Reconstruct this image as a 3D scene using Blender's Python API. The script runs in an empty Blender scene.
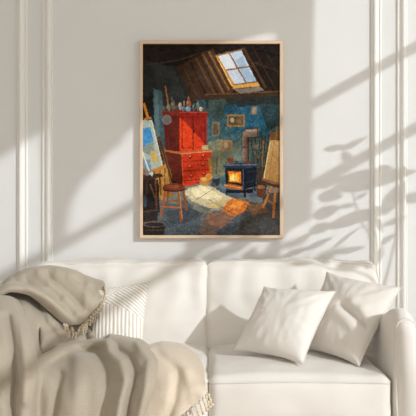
import bpy, bmesh, math, random
import numpy as np
from mathutils import Vector, noise

# ---------------------------------------------------------------- camera, sky, sun, exposure
S = bpy.context.scene
COL = S.collection
D, F, HZ, CZ = 3.5, 710.0, 196.0, 1.12      # distance to wall, focal (px of a 416 frame), horizon row, eye height
cam_d = bpy.data.cameras.new('camera'); cam = bpy.data.objects.new('camera', cam_d); COL.objects.link(cam)
cam.location = (0, -D, CZ); cam.rotation_euler = (math.pi/2, 0, 0)
cam_d.sensor_width = 36; cam_d.lens = 36*F/416; cam_d.shift_y = -(208-HZ)/416
S.camera = cam

wld = bpy.data.worlds.new('sky'); S.world = wld; wld.use_nodes = True
wn = wld.node_tree; bg = wn.nodes['Background']
geo = wn.nodes.new('ShaderNodeTexCoord'); sep = wn.nodes.new('ShaderNodeSeparateXYZ')
wn.links.new(geo.outputs['Generated'], sep.inputs[0])
mr = wn.nodes.new('ShaderNodeMapRange'); mr.inputs['From Min'].default_value = -1; mr.inputs['From Max'].default_value = 1
mr.inputs['To Min'].default_value = 0; mr.inputs['To Max'].default_value = 1
wn.links.new(sep.outputs['X'], mr.inputs['Value'])
cr = wn.nodes.new('ShaderNodeValToRGB')
cr.color_ramp.elements[0].color = (0.30, 0.285, 0.275, 1); cr.color_ramp.elements[1].color = (1.0, 0.97, 0.93, 1)
wn.links.new(mr.outputs[0], cr.inputs[0]); wn.links.new(cr.outputs[0], bg.inputs['Color'])
bg.inputs['Strength'].default_value = 1.95

SA, SC = 1.1, 0.616                           # sunlight travels (-SA, 1, -SC)
sun_d = bpy.data.lights.new('sun', 'SUN'); sun = bpy.data.objects.new('sun', sun_d); COL.objects.link(sun)
sun.location = (6, -5, 5)
sun.rotation_euler = Vector((-SA, 1, -SC)).to_track_quat('-Z', 'Y').to_euler()
sun_d.energy = 2.2; sun_d.angle = math.radians(.9); sun_d.color = (0.94, 1.0, 1.05)
S.view_settings.view_transform = 'Standard'; S.view_settings.look = 'None'
S.view_settings.gamma = 1; S.view_settings.use_curve_mapping = False
S.view_settings.exposure = 0.0

# ---------------------------------------------------------------- helpers
rnd = random.Random(5)
def sl(c):
    return tuple(((v/255)/12.92 if v/255 <= 0.04045 else ((v/255+0.055)/1.055)**2.4) for v in c)
def P(px, py, y):
    d = D + y
    return Vector(((px-208)*d/F, y, CZ-(py-HZ)*d/F))
def Q(px, y, z):
    return Vector(((px-208)*(D+y)/F, y, z))

def mat(name, col, rough=0.8, bump=0, bscale=200, var=0.0, vscale=6, sheen=0):
    m = bpy.data.materials.new(name); m.use_nodes = True
    n, l = m.node_tree.nodes, m.node_tree.links
    b = n['Principled BSDF']; b.inputs['Roughness'].default_value = rough
    b.inputs['Specular IOR Level'].default_value = 0.25
    if sheen: b.inputs['Sheen Weight'].default_value = sheen
    tc = n.new('ShaderNodeTexCoord')
    if var:
        t = n.new('ShaderNodeTexNoise'); t.inputs['Scale'].default_value = vscale; t.inputs['Detail'].default_value = 4
        l.new(tc.outputs['Object'], t.inputs['Vector'])
        r = n.new('ShaderNodeValToRGB')
        r.color_ramp.elements[0].position = .3; r.color_ramp.elements[1].position = .7
        r.color_ramp.elements[0].color = tuple(max(0, c*(1-var)) for c in col)+(1,)
        r.color_ramp.elements[1].color = tuple(min(1, c*(1+var)) for c in col)+(1,)
        l.new(t.outputs['Fac'], r.inputs[0]); l.new(r.outputs[0], b.inputs['Base Color'])
    else:
        b.inputs['Base Color'].default_value = tuple(col)+(1,)
    if bump:
        t2 = n.new('ShaderNodeTexNoise'); t2.inputs['Scale'].default_value = bscale; t2.inputs['Detail'].default_value = 3
        l.new(tc.outputs['Object'], t2.inputs['Vector'])
        bp = n.new('ShaderNodeBump'); bp.inputs['Strength'].default_value = bump; bp.inputs['Distance'].default_value = .002
        l.new(t2.outputs['Fac'], bp.inputs['Height']); l.new(bp.outputs[0], b.inputs['Normal'])
    return m

def link(name, me, m=None, parent=None, smooth=True):
    o = bpy.data.objects.new(name, me); COL.objects.link(o)
    if m: me.materials.append(m)
    if parent: o.parent = parent
    if smooth:
        for p in me.polygons: p.use_smooth = True
    return o
def mesh(name, verts, faces, m=None, parent=None, smooth=True, uv=None):
    me = bpy.data.meshes.new(name); me.from_pydata([tuple(v) for v in verts], [], faces); me.update()
    if uv:
        u = me.uv_layers.new(name='UVMap')
        for lp in me.loops: u.data[lp.index].uv = uv[lp.vertex_index]
    return link(name, me, m, parent, smooth)
def tag(o, label=None, cat=None, group=None, kind=None):
    if label: o['label'] = label
    if cat: o['category'] = cat
    if group: o['group'] = group
    if kind: o['kind'] = kind
    return o
def empty(name, loc):
    o = bpy.data.objects.new(name, None); COL.objects.link(o); o.location = loc; o.empty_display_size = .1
    return o
def child(o, parent):                 # world-space mesh hung under a located empty
    o.parent = parent; o.matrix_parent_inverse.identity()
    o.location = -Vector(parent.location) if o.type == 'MESH' else o.location
    return o
def boxes(name, bl, m, parent=None, bevel=0):
    bm = bmesh.new()
    for (x0, x1, y0, y1, z0, z1) in bl:
        r = bmesh.ops.create_cube(bm, size=1)
        for v in r['verts']:
            v.co = Vector(((x0+x1)/2+v.co.x*(x1-x0), (y0+y1)/2+v.co.y*(y1-y0), (z0+z1)/2+v.co.z*(z1-z0)))
    if bevel: bmesh.ops.bevel(bm, geom=list(bm.edges), offset=bevel, segments=2, affect='EDGES', clamp_overlap=True)
    me = bpy.data.meshes.new(name); bm.to_mesh(me); bm.free()
    return link(name, me, m, parent, False)
def tube(path, r, seg=8, closed=False):
    vs, fs = [], []
    n = len(path)
    up = Vector((0, 0, 1)); prev = None
    for i, p in enumerate(path):
        a = path[(i-1) % n] if (closed or i) else path[0]
        b = path[(i+1) % n] if (closed or i < n-1) else path[-1]
        t = (Vector(b)-Vector(a)).normalized()
        if prev is None:
            s = t.cross(up)
            if s.length < .1: s = t.cross(Vector((1, 0, 0)))
        else: s = prev - t*prev.dot(t)
        s.normalize(); prev = s; w = t.cross(s)
        rr = r[i] if isinstance(r, (list, tuple)) else r
        for k in range(seg):
            an = 2*math.pi*k/seg
            vs.append(Vector(p)+s*math.cos(an)*rr+w*math.sin(an)*rr)
    for i in range(n if closed else n-1):
        j = (i+1) % n
        for k in range(seg):
            k2 = (k+1) % seg
            fs.append((i*seg+k, i*seg+k2, j*seg+k2, j*seg+k))
    if not closed:
        fs.append(tuple(range(seg-1, -1, -1))); fs.append(tuple((n-1)*seg+k for k in range(seg)))
    return vs, fs
def merge(parts):
    V, Fc = [], []
    for v, f in parts:
        o = len(V); V += list(v); Fc += [tuple(i+o for i in q) for q in f]
    return V, Fc
def cr1(pts, t):                              # Catmull-Rom through a list, t in 0..len-1
    n = len(pts); i = min(int(t), n-2); f = t-i
    p0 = pts[max(i-1, 0)]; p1 = pts[i]; p2 = pts[i+1]; p3 = pts[min(i+2, n-1)]
    return .5*((2*p1)+(-p0+p2)*f+(2*p0-5*p1+4*p2-p3)*f*f+(-p0+3*p1-3*p2+p3)*f**3)
def smooth(a, b, x):
    t = max(0, min(1, (x-a)/(b-a))); return t*t*(3-2*t)

# ---------------------------------------------------------------- room
XW = 1.75                                      # right wall (window wall), out of frame
XL, YF, ZC = -2.6, -6.0, 3.45
m_wall = mat('painted_plaster_wall', (.745, .735, .71), .85, .12, 90, .012, 3)
m_trim = mat('white_painted_wood', (.83, .81, .76), .45)
m_floor = mat('oak_boards', (.60, .52, .43), .5, .1, 60, .12, 8)
tag(boxes('wall_back', [(XL-.1, XW+.1, 0, .1, 0, ZC)], m_wall), kind='structure')
tag(boxes('wall_left', [(XL-.1, XL, YF, 0, 0, ZC)], m_wall), kind='structure')
tag(boxes('floor', [(XL-.1, XW+.1, YF, .1, -.1, 0)], m_floor), kind='structure')
tag(boxes('ceiling', [(XL-.1, XW+.1, YF, .1, ZC, ZC+.1)], m_wall), kind='structure')
WY0, WY1, WZ0, WZ1 = -4.0, -.12, .45, 3.25     # window opening
T = .06
tag(boxes('wall_right', [(XW, XW+T, YF, WY0, 0, ZC), (XW, XW+T, WY1, 0, 0, ZC), (XW, XW+T, WY0, WY1, 0, WZ0),
                         (XW, XW+T, WY0, WY1, WZ1, ZC)], m_wall), kind='structure')
def at_wall(px, py):                           # back-trace a sunlit wall point to the window plane
    x = (px-208)*D/F; z = CZ-(py-HZ)*D/F
    t = (XW-x)/SA
    return -t, z+SC*t
win = boxes('window_1', [(XW+.005, XW+.05, WY0, WY0+.05, WZ0, WZ1), (XW+.005, XW+.05, WY1-.05, WY1, WZ0, WZ1),
                         (XW+.005, XW+.05, WY0, WY1, WZ0, WZ0+.05), (XW+.005, XW+.05, WY0, WY1, WZ1-.05, WZ1)], m_trim)
tag(win, kind='structure')
zb1 = at_wall(371, 69)[1]; zb2 = at_wall(371, 150)[1]
boxes('muntin', [(XW+.012, XW+.036, WY0+.05, WY1-.05, zb1-.023, zb1+.023)], m_trim, win)
boxes('muntin', [(XW+.012, XW+.036, WY0+.05, WY1-.05, zb2-.023, zb2+.023)], m_trim, win)
m_glass = bpy.data.materials.new('clear_pane'); m_glass.use_nodes = True
_n, _l = m_glass.node_tree.nodes, m_glass.node_tree.links
_n.remove(_n['Principled BSDF']); _t = _n.new('ShaderNodeBsdfTransparent'); _g = _n.new('ShaderNodeBsdfGlossy')
_g.inputs['Roughness'].default_value = .02
_m = _n.new('ShaderNodeMixShader'); _m.inputs[0].default_value = .04
_l.new(_t.outputs[0], _m.inputs[1]); _l.new(_g.outputs[0], _m.inputs[2]); _l.new(_m.outputs[0], _n['Material Output'].inputs[0])
boxes('window_pane', [(XW+.022, XW+.026, WY0+.05, WY1-.05, WZ0+.05, WZ1-.05)], m_glass, win)
m_lin = mat('heavy_linen', (.78, .74, .68), .9, .2, 300)
# unseen cloth added at the window, hem cut to shape the wall's shade
hem_px = [(-60, 200), (0, 163), (50, 132), (52, 250), (72, 246), (76, 202), (105, 166), (135, 135), (175, 92), (218, 50),
          (270, 34), (283, 34), (285, 240), (318, 218), (321, 40), (326, -20), (460, -20)]
hem = [at_wall(*p) for p in hem_px]            # (y, z)
hem.sort()
def hem_z(y):
    if y <= hem[0][0]: return hem[0][1]
    for (a, za), (b, zb) in zip(hem, hem[1:]):
        if y <= b: return za+(zb-za)*(y-a)/max(b-a, 1e-5)
    return hem[-1][1]
vs, fs = [], []
NY, NZ = 420, 8
for i in range(NY+1):
    y = WY0-.05+(WY1-WY0+.08)*i/NY
    zl = min(hem_z(y), ZC-.12)
    for j in range(NZ+1):
        f = j/NZ; z = (ZC-.08)*(1-f)+zl*f
        vs.append((XW-.035+.012*math.sin(y*60+.6*math.sin(y*13)), y, z))
for i in range(NY):
    for j in range(NZ):
        a = i*(NZ+1)+j; fs.append((a, a+1, a+NZ+2, a+NZ+1))
cur = mesh('added_shade_cloth', vs, fs, m_lin)
sm = cur.modifiers.new('s', 'SOLIDIFY'); sm.thickness = .006
tag(cur, 'unseen pale linen hanging added at the window right of the sofa, its uneven hem shaped to shade the wall', 'added_shade_cloth')

# panel mouldings: mitred rectangular frames on the back wall
prof = [(-.030, 0), (-.030, .006), (-.026, .010), (-.020, .010), (-.018, .006), (-.014, .006), (-.008, .014), (0, .021),
        (.008, .023), (.014, .021), (.018, .014), (.020, .008), (.024, .008), (.027, .010), (.030, .006), (.030, 0)]
def moulding(name, x0, x1, z0, z1, s=.88):
    vs, fs = [], []
    cs = [(x0, z0, -1, -1), (x1, z0, 1, -1), (x1, z1, 1, 1), (x0, z1, -1, 1)]
    n = len(prof)
    for (x, z, sx, sz) in cs:
        for (o, h) in prof:
            vs.append((x-sx*o*s, -h*s, z-sz*o*s))
    for c in range(4):
        d = (c+1) % 4
        for k in range(n-1):
            fs.append((c*n+k, d*n+k, d*n+k+1, c*n+k+1))
    return tag(mesh(name, vs, fs, m_trim, smooth=False), kind='structure')
def wx(px): return (px-208)*D/F
moulding('trim_1', wx(47.5), wx(376), .22, 3.05)
moulding('trim_2', wx(47.5)-2, wx(22.5), .22, 3.05)
moulding('trim_3', wx(402), wx(402)+.62, .22, 3.05)
tag(boxes('baseboard_back', [(XL, XW, -.018, 0, 0, .13)], m_trim, bevel=.004), kind='structure')

# ---------------------------------------------------------------- sofa
m_sofa = mat('cream_slipcover_cloth', (.785, .74, .68), .92, .35, 420, .02, 5, .15)
m_pip = mat('cream_piping_cloth', (.73, .685, .62), .92)
def wr(p, s, a, seed=0):
    q = Vector((p[0]*s+seed, p[1]*s, p[2]*s)); return noise.noise(q)*a
def softbox(c, h, r, bulge, post=None, n=(34, 26, 14), wrinkle=.004, seed=0, ws=7):
    """rounded, bulging box; returns eval function and mesh data"""
    c = Vector(c)
    def f(u):
        p = Vector((u[0]*h[0], u[1]*h[1], u[2]*h[2]))
        inn = Vector([max(-(h[k]-r), min(h[k]-r, p[k])) for k in range(3)])
        d = p-inn
        q = inn + (d.normalized()*r if d.length > 1e-9 else d)
        nx, ny, nz = u
        q.x += math.copysign(bulge[0]*(1-ny*ny)*(1-nz*nz)*abs(nx)**4, nx)
        q.y += math.copysign(bulge[1]*(1-nx*nx)*(1-nz*nz)*abs(ny)**4, ny)
        q.z += math.copysign(bulge[2]*(1-nx*nx)*(1-ny*ny)*abs(nz)**4, nz)
        q = q + c
        dn = d.normalized() if d.length > 1e-9 else Vector((0, 0, 1))
        if wrinkle:
            w = wr(q, ws, wrinkle, seed)+wr((q.x*.55, q.y, q.z*1.0), ws*3, wrinkle*.45, seed+9)
            q += dn*w
        return post(q) if post else q
    vs, fs, idx = [], [], {}
    def vid(i, j, k):
        key = (i, j, k)
        if key not in idx:
            def g(a, m):                     # denser near the edges
                t = 2*a/m-1; return math.sin(t*math.pi/2)*.5+t*.5
            idx[key] = len(vs); vs.append(f((g(i, n[0]), g(j, n[1]), g(k, n[2]))))
        return idx[key]
    for k in (0, n[2]):
        for i in range(n[0]):
            for j in range(n[1]):
                q = [vid(i, j, k), vid(i+1, j, k), vid(i+1, j+1, k), vid(i, j+1, k)]; fs.append(tuple(q if k else q[::-1]))
    for j in (0, n[1]):
        for i in range(n[0]):
            for k in range(n[2]):
                q = [vid(i, j, k), vid(i+1, j, k), vid(i+1, j, k+1), vid(i, j, k+1)]; fs.append(tuple(q[::-1] if j else q))
    for i in (0, n[0]):
        for j in range(n[1]):
            for k in range(n[2]):
                q = [vid(i, j, k), vid(i, j+1, k), vid(i, j+1, k+1), vid(i, j, k+1)]; fs.append(tuple(q if i else q[::-1]))
    return f, vs, fs

sofa = tag(empty('sofa', (0, -.5, 0)), 'cream slipcovered two-seat sofa standing against the panelled wall', 'sofa')
def sp(name, vs, fs, m=m_sofa, parent=None):
    base = Vector(sofa.location)
    o = mesh(name, [Vector(v)-base for v in vs], fs, m, parent or sofa)
    return o
_, v, f = softbox((0, -.50, .185), (.675, .41, .145), .03, (0, .01, 0), n=(30, 20, 8), wrinkle=.002)
sp('base', v, f)
_, v, f = softbox((0, -.11, .42), (.70, .065, .36), .05, (0, 0, 0), n=(30, 8, 18), wrinkle=.002)
sp('back_frame', v, f)

def seat(cx, seed):
    hx = .3275
    def post(q):
        # crown and a soft roll towards the front
        k = 1-smooth(-.62, -.42, q.y)*.35
        if q.z > .40: q.z += .006*math.sin((q.x-cx)/hx*math.pi/2+1.57)
        return q
    fn, v, f = softbox((cx, -.655, .368), (hx+.004, .300, .102), .038, (.004, .020, .018), post, n=(44, 34, 14), wrinkle=.006, seed=seed)
    o = sp('seat_cushion', v, f)
    ring = []
    for (a0, b0, a1, b1) in ((-1, -1, 1, -1), (1, -1, 1, 1), (1, 1, -1, 1), (-1, 1, -1, -1)):
        for s in range(30):
            t = s/30; u = (a0+(a1-a0)*t, b0+(b1-b0)*t, .80)
            ring.append(fn(u))
    # soften ring corners
    tv, tf = tube(ring, .0042, 6, True)
    sp('piping', tv, tf, m_pip, o).location = (0, 0, 0)
    return fn
seat(-.3295, 3); seat(.3295, 11)

def backc(cx, sgn, seed):
    def post(q):
        t = (q.z-.45)/.38
        q.y += .10*t                       # leans back
        k = smooth(.58, .70, q.z)
        # wider above the arms on the outer side
        e = (q.x-cx)*sgn
        if e > 0: q.x += sgn*.085*k*(e/.335)
        # upright creases
        if q.z > .5: q.y += .004*math.sin(q.x*46+3*noise.noise(Vector((q.x*6, q.z*5, seed))))*smooth(.5, .7, q.z)
        q.z += .006*noise.noise(Vector((q.x*9, 0, seed)))*smooth(.7, .8, q.z)
        return q
    fn, v, f = softbox((cx, -.325, .628), (.345, .085, .190), .028, (.004, .03, .012), post, n=(48, 14, 40), wrinkle=.013, seed=seed, ws=6)
    o = sp('back_cushion', v, f)
    ring = []
    for (a0, b0, a1, b1) in ((-1, -1, 1, -1), (1, -1, 1, 1), (1, 1, -1, 1), (-1, 1, -1, -1)):
        for s in range(36):
            t = s/36; ring.append(fn((a0+(a1-a0)*t, -.80, b0+(b1-b0)*t)))
    tv, tf = tube(ring, .0035, 6, True)
    sp('piping', tv, tf, m_pip, o)
backc(-.347, -1, 21); backc(.335, 1, 37)

def arm(sg, seed):
    def post(q):
        # round crown drops at the front, sides flare towards the floor
        fr = smooth(-.62, -1.0, q.y) if False else max(0, min(1, (-q.y-.60)/.36))
        h = max(0, (q.z-.2)/.5)
        q.z += (.032*smooth(.5, .9, -q.y)-.14*smooth(-.92, -.30, q.y))*h - .03*smooth(.86, .96, -q.y)*h
        w = 1.55-.75*smooth(.30, .70, q.z)
        ax = sg*.716
        if sg < 0: q.z -= .13*h
        q.x = ax+(q.x-ax)*w + sg*.03*(1-h)+sg*.012*smooth(.5, .9, -q.y)-sg*.018*h
        return q
    fn, v, f = softbox((sg*.716, -.535, .35), (.046, .425, .325), .042, (.012, .012, .0), post, n=(16, 30, 26), wrinkle=.005, seed=seed)
    o = sp('arm', v, f)
    ring = []
    for k in range(24): ring.append(fn((-.88*1, -.94, -1+1.86*k/24)))
    for k in range(10): 
        a = math.pi*k/10; ring.append(fn((-.88*math.cos(a), -.94, .86+.10*math.sin(a))))
    for k in range(25): ring.append(fn((.88, -.94, .86-1.86*k/24)))
    tv, tf = tube(ring, .0045, 6)
    sp('piping', tv, tf, m_pip, o)
arm(1, 5); arm(-1, 8)
m_foot = mat('dark_wooden_foot', (.10, .06, .035), .4, var=.2, vscale=20)
for (x, y) in ((-.66, -.86), (.66, -.86), (-.66, -.12), (.66, -.12)):
    tv, tf = tube([Vector((x, y, 0)), Vector((x, y, .03)), Vector((x, y, .06))], [.018, .022, .026], 14)
    sp('foot', tv, tf, m_foot)

# ---------------------------------------------------------------- pillows
def pillow(name, corners, th, m, label, group=None, N=44, seed=0, dent=None, pinch=.10, uvon=False, wrink=1.0):
    tl, tr, br, bl = [Vector(c) for c in corners]
    cen = (tl+tr+br+bl)/4
    nrm = ((tr-bl).cross(tl-br)).normalized()
    if nrm.y > 0: nrm = -nrm
    vs, fs, uv = [], [], []
    L = (tr-tl).length
    idx = {}
    for side in (1, -1):
        for j in range(N+1):
            for i in range(N+1):
                u, v_ = i/N, j/N
                edge = i in (0, N) or j in (0, N)
                if side < 0 and edge: idx[(side, i, j)] = idx[(1, i, j)]; continue
                a, b = 2*u-1, 2*v_-1
                # concave edges between pointed corners
                u2 = .5+.5*a*(1-pinch*(1-b*b)*abs(a)**1.5); v2 = .5+.5*b*(1-pinch*(1-a*a)*abs(b)**1.5)
                p = (tl*(1-u2)+tr*u2)*(1-v2)+(bl*(1-u2)+br*u2)*v2
                pr = (max(0, (1-a*a)*(1-b*b)))**.48
                hgt = th*pr
                s3 = Vector((u*3.1+seed, v_*3.1, side*2))
                rad = math.atan2(b, a)
                e = max(abs(a), abs(b))
                w = noise.noise(s3)*.07*th + .05*th*wrink*e**2*noise.noise(Vector((rad*5+seed, e*1.2, side)))*4*(1-e)*1.6
                w += .035*th*noise.noise(Vector((u*13+seed, v_*5, side)))+.05*th*math.sin(math.atan2(v_+.12, u+.12)*26+seed)*math.exp(-3.2*math.hypot(u, v_))+.04*th*math.sin(math.atan2(v_+.12, 1.12-u)*24+seed)*math.exp(-3.5*math.hypot(1-u, v_))
                hgt += w*min(1, pr*2)
                if dent and side > 0: hgt += dent(u, v_)*th
                idx[(side, i, j)] = len(vs)
                vs.append(p+nrm*hgt*side); uv.append((u, 1-v_))
    for side in (1, -1):
        for j in range(N):
            for i in range(N):
                q = [idx[(side, i, j)], idx[(side, i, j+1)], idx[(side, i+1, j+1)], idx[(side, i+1, j)]]
                fs.append(tuple(q if side > 0 else q[::-1]))
    root = empty(name, (cen.x, cen.y, min(c.z for c in (tl, tr, br, bl))))
    base = Vector(root.location)
    mesh('cover', [p-base for p in vs], fs, m, root, True, uv)
    ring = [idx[(1, i, 0)] for i in range(N)]+[idx[(1, N, j)] for j in range(N)]+[idx[(1, N-i, N)] for i in range(N)]+[idx[(1, 0, N-j)] for j in range(N)]
    tv, tf = tube([vs[k]-base for k in ring], .0022, 6, True)
    mesh('seam', tv, tf, m_pip, root)
    return tag(root, label, 'pillow', group)

m_pil = mat('ivory_cotton', (.80, .755, .695), .92, .3, 500, .02, 6, .15)
m_pil2 = mat('ivory_linen', (.745, .695, .63), .92, .35, 450, .02, 6, .15)
def dent2(u, v):
    # a deep fold running from the middle down to the right
    d = 0
    x, y = u-.50, v-.45
    s = x*.80+y*.30; t = -x*.35+y*.94
    if s > -.06: d += -.42*math.exp(-(t/.038)**2)*smooth(-.06, .06, s)+.17*math.exp(-((t-.11)/.06)**2)*smooth(-.06, .06, s)+.12*math.exp(-((t+.10)/.07)**2)*smooth(-.06, .06, s)
    return d*smooth(1.0, .85, u)*smooth(1.0, .85, v)
pillow('throw_pillow', [P(327, 272, -.47), P(402, 287, -.66), P(359, 366, -.85), P(296, 347, -.60)], .075, m_pil2,
       'large ivory pillow with a deep crease, leaning between back cushion and right arm', seed=7, dent=dent2, pinch=.09)
pillow('throw_pillow', [P(264, 287, -.535), P(336, 291, -.67), P(303, 364, -.86), P(233, 350, -.655)], .07, m_pil,
       'smooth ivory pillow standing on the right seat cushion, in front of the creased pillow', seed=2, pinch=.085)
# striped pillow
m_str = bpy.data.materials.new('striped_woven_cotton'); m_str.use_nodes = True
n_, l_ = m_str.node_tree.nodes, m_str.node_tree.links
b_ = n_['Principled BSDF']; b_.inputs['Roughness'].default_value = .9; b_.inputs['Specular IOR Level'].default_value = .2
tc = n_.new('ShaderNodeTexCoord'); sx = n_.new('ShaderNodeSeparateXYZ'); l_.new(tc.outputs['UV'], sx.inputs[0])
def M(op, a, b=None, c=None):
    q = n_.new('ShaderNodeMath'); q.operation = op
    for k, x in enumerate((a, b, c)):
        if x is None: continue
        if isinstance(x, (int, float)): q.inputs[k].default_value = x
        else: l_.new(x, q.inputs[k])
    return q.outputs[0]
U, Vv = sx.outputs['X'], sx.outputs['Y']
fr = 2*math.pi
s_vert = M('SINE', M('MULTIPLY', M('ADD', U, M('MULTIPLY', Vv, .08)), fr*14))
s_d1 = M('SINE', M('MULTIPLY', M('ADD', Vv, M('MULTIPLY', U, .62)), fr*19))
s_d2 = M('SINE', M('MULTIPLY', M('SUBTRACT', Vv, M('MULTIPLY', U, .62)), fr*19))
# upper zone: above the line v = .88 - .42u ; inner change at u + v
up = M('GREATER_THAN', Vv, M('SUBTRACT', .80, M('MULTIPLY', U, .36)))
up2 = M('GREATER_THAN', M('ADD', Vv, M('MULTIPLY', U, -.55)), .62)
upmix = M('ADD', M('MULTIPLY', s_d2, up2), M('MULTIPLY', s_d1, M('SUBTRACT', 1.0, up2)))
pat = M('ADD', M('MULTIPLY', upmix, up), M('MULTIPLY', s_vert, M('SUBTRACT', 1.0, up)))
rp = n_.new('ShaderNodeValToRGB'); rp.color_ramp.elements[0].position = .18; rp.color_ramp.elements[1].position = .48
rp.color_ramp.elements[0].color = (.66, .59, .50, 1); rp.color_ramp.elements[1].color = (.90, .87, .82, 1)
l_.new(M('MULTIPLY_ADD', pat, .5, .5), rp.inputs[0]); l_.new(rp.outputs[0], b_.inputs['Base Color'])
bpn = n_.new('ShaderNodeBump'); bpn.inputs['Distance'].default_value = .002; bpn.inputs['Strength'].default_value = .5
l_.new(pat, bpn.inputs['Height']); l_.new(bpn.outputs[0], b_.inputs['Normal'])
pillow('throw_pillow', [P(93, 288, -.45), P(149, 282, -.44), P(142, 352, -.57), P(88, 354, -.57)], .055, m_str,
       'white pillow with tan woven stripes, half hidden behind the throw', seed=4, pinch=.06)

# ---------------------------------------------------------------- throws
def weave(name, c1, c2, su, sv, ang=0):
    m = bpy.data.materials.new(name); m.use_nodes = True
    n, l = m.node_tree.nodes, m.node_tree.links
    b = n['Principled BSDF']; b.inputs['Roughness'].default_value = .95; b.inputs['Specular IOR Level'].default_value = .1
    b.inputs['Sheen Weight'].default_value = .2
    tc = n.new('ShaderNodeTexCoord'); mp = n.new('ShaderNodeMapping'); mp.inputs['Scale'].default_value = (su, sv, 1)
    mp.inputs['Rotation'].default_value = (0, 0, ang)
    l.new(tc.outputs['UV'], mp.inputs[0])
    ck = n.new('ShaderNodeTexChecker'); ck.inputs['Scale'].default_value = 1
    ck.inputs['Color1'].default_value = c1+(1,); ck.inputs['Color2'].default_value = c2+(1,)
    l.new(mp.outputs[0], ck.inputs['Vector'])
    nz = n.new('ShaderNodeTexNoise'); nz.inputs['Scale'].default_value = 260; nz.inputs['Detail'].default_value = 3
    l.new(tc.outputs['Object'], nz.inputs['Vector'])
    mx = n.new('ShaderNodeMix'); mx.data_type = 'RGBA'; mx.blend_type = 'MULTIPLY'; mx.inputs[0].default_value = .35
    l.new(ck.outputs[0], mx.inputs[6]); l.new(nz.outputs['Color'], mx.inputs[7])
    hs = n.new('ShaderNodeHueSaturation'); hs.inputs['Saturation'].default_value = .85; hs.inputs['Value'].default_value = 1.15
    l.new(mx.outputs[2], hs.inputs['Color']); l.new(hs.outputs[0], b.inputs['Base Color'])
    bp = n.new('ShaderNodeBump'); bp.inputs['Strength'].default_value = .6; bp.inputs['Distance'].default_value = .0015
    l.new(nz.outputs['Fac'], bp.inputs['Height']); l.new(bp.outputs[0], b.inputs['Normal'])
    return m
m_taupe = weave('taupe_woven_wool', sl((184, 170, 147)), sl((174, 160, 137)), 230, 170, .78)
m_cream = weave('cream_woven_wool', sl((226, 207, 180)), sl((219, 200, 173)), 180, 150, .78)
m_taupe_y = mat('taupe_yarn', sl((205, 190, 164)), .95, .4, 500)
m_cream_y = mat('cream_yarn', sl((226, 211, 186)), .95, .4, 500)

def surf(rows, nu, nv, bumpf=None):
    R, C = len(rows), len(rows[0])
    vs, fs, uv = [], [], []
    for j in range(nv+1):
        tv_ = j/nv*(R-1)
        line = []
        for c in range(C): line.append(cr1([rows[r][c] for r in range(R)], tv_))
        for i in range(nu+1):
            p = cr1(line, i/nu*(C-1))
            if bumpf: p = p+bumpf(i/nu, j/nv, p)
            vs.append(p); uv.append((i/nu, j/nv))
    for j in range(nv):
        for i in range(nu):
            a = j*(nu+1)+i; fs.append((a, a+nu+1, a+nu+2, a+1))
    return vs, fs, uv
def tassel(root, p, dirv, length, m, seed, knots=2):
    r2 = random.Random(seed); base = Vector(root.location); parts = []
    dirv = dirv.normalized()
    for k in range(4):
        q = Vector(p); pts = [q.copy()]; dd = dirv.copy()
        off = Vector((r2.uniform(-1, 1), r2.uniform(-.5, .5), r2.uniform(-1, 1)))*.005
        for s in range(5):
            dd = (dd+Vector((0, 0, -.15))+off*18*(s/5)).normalized(); q = q+dd*length/5; pts.append(q.copy())
        parts.append(tube([x-base for x in pts], [.0024, .003, .0028, .0028, .0024, .0014], 5))
    # knots: small lumpy balls
    for s in range(knots):
        c = Vector(p)+dirv*length*(.12+.36*s)+Vector((0, 0, -.002))
        ring = [c-base+dirv*t for t in (-.006, -.0035, 0, .0035, .006)]
        parts.append(tube(ring, [.001, .0046, .006, .0046, .001], 7))
    v, f = merge(parts)
    return mesh('tassel', v, f, m, root)

def B(px, py, y): return P(px, py, y)
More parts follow.
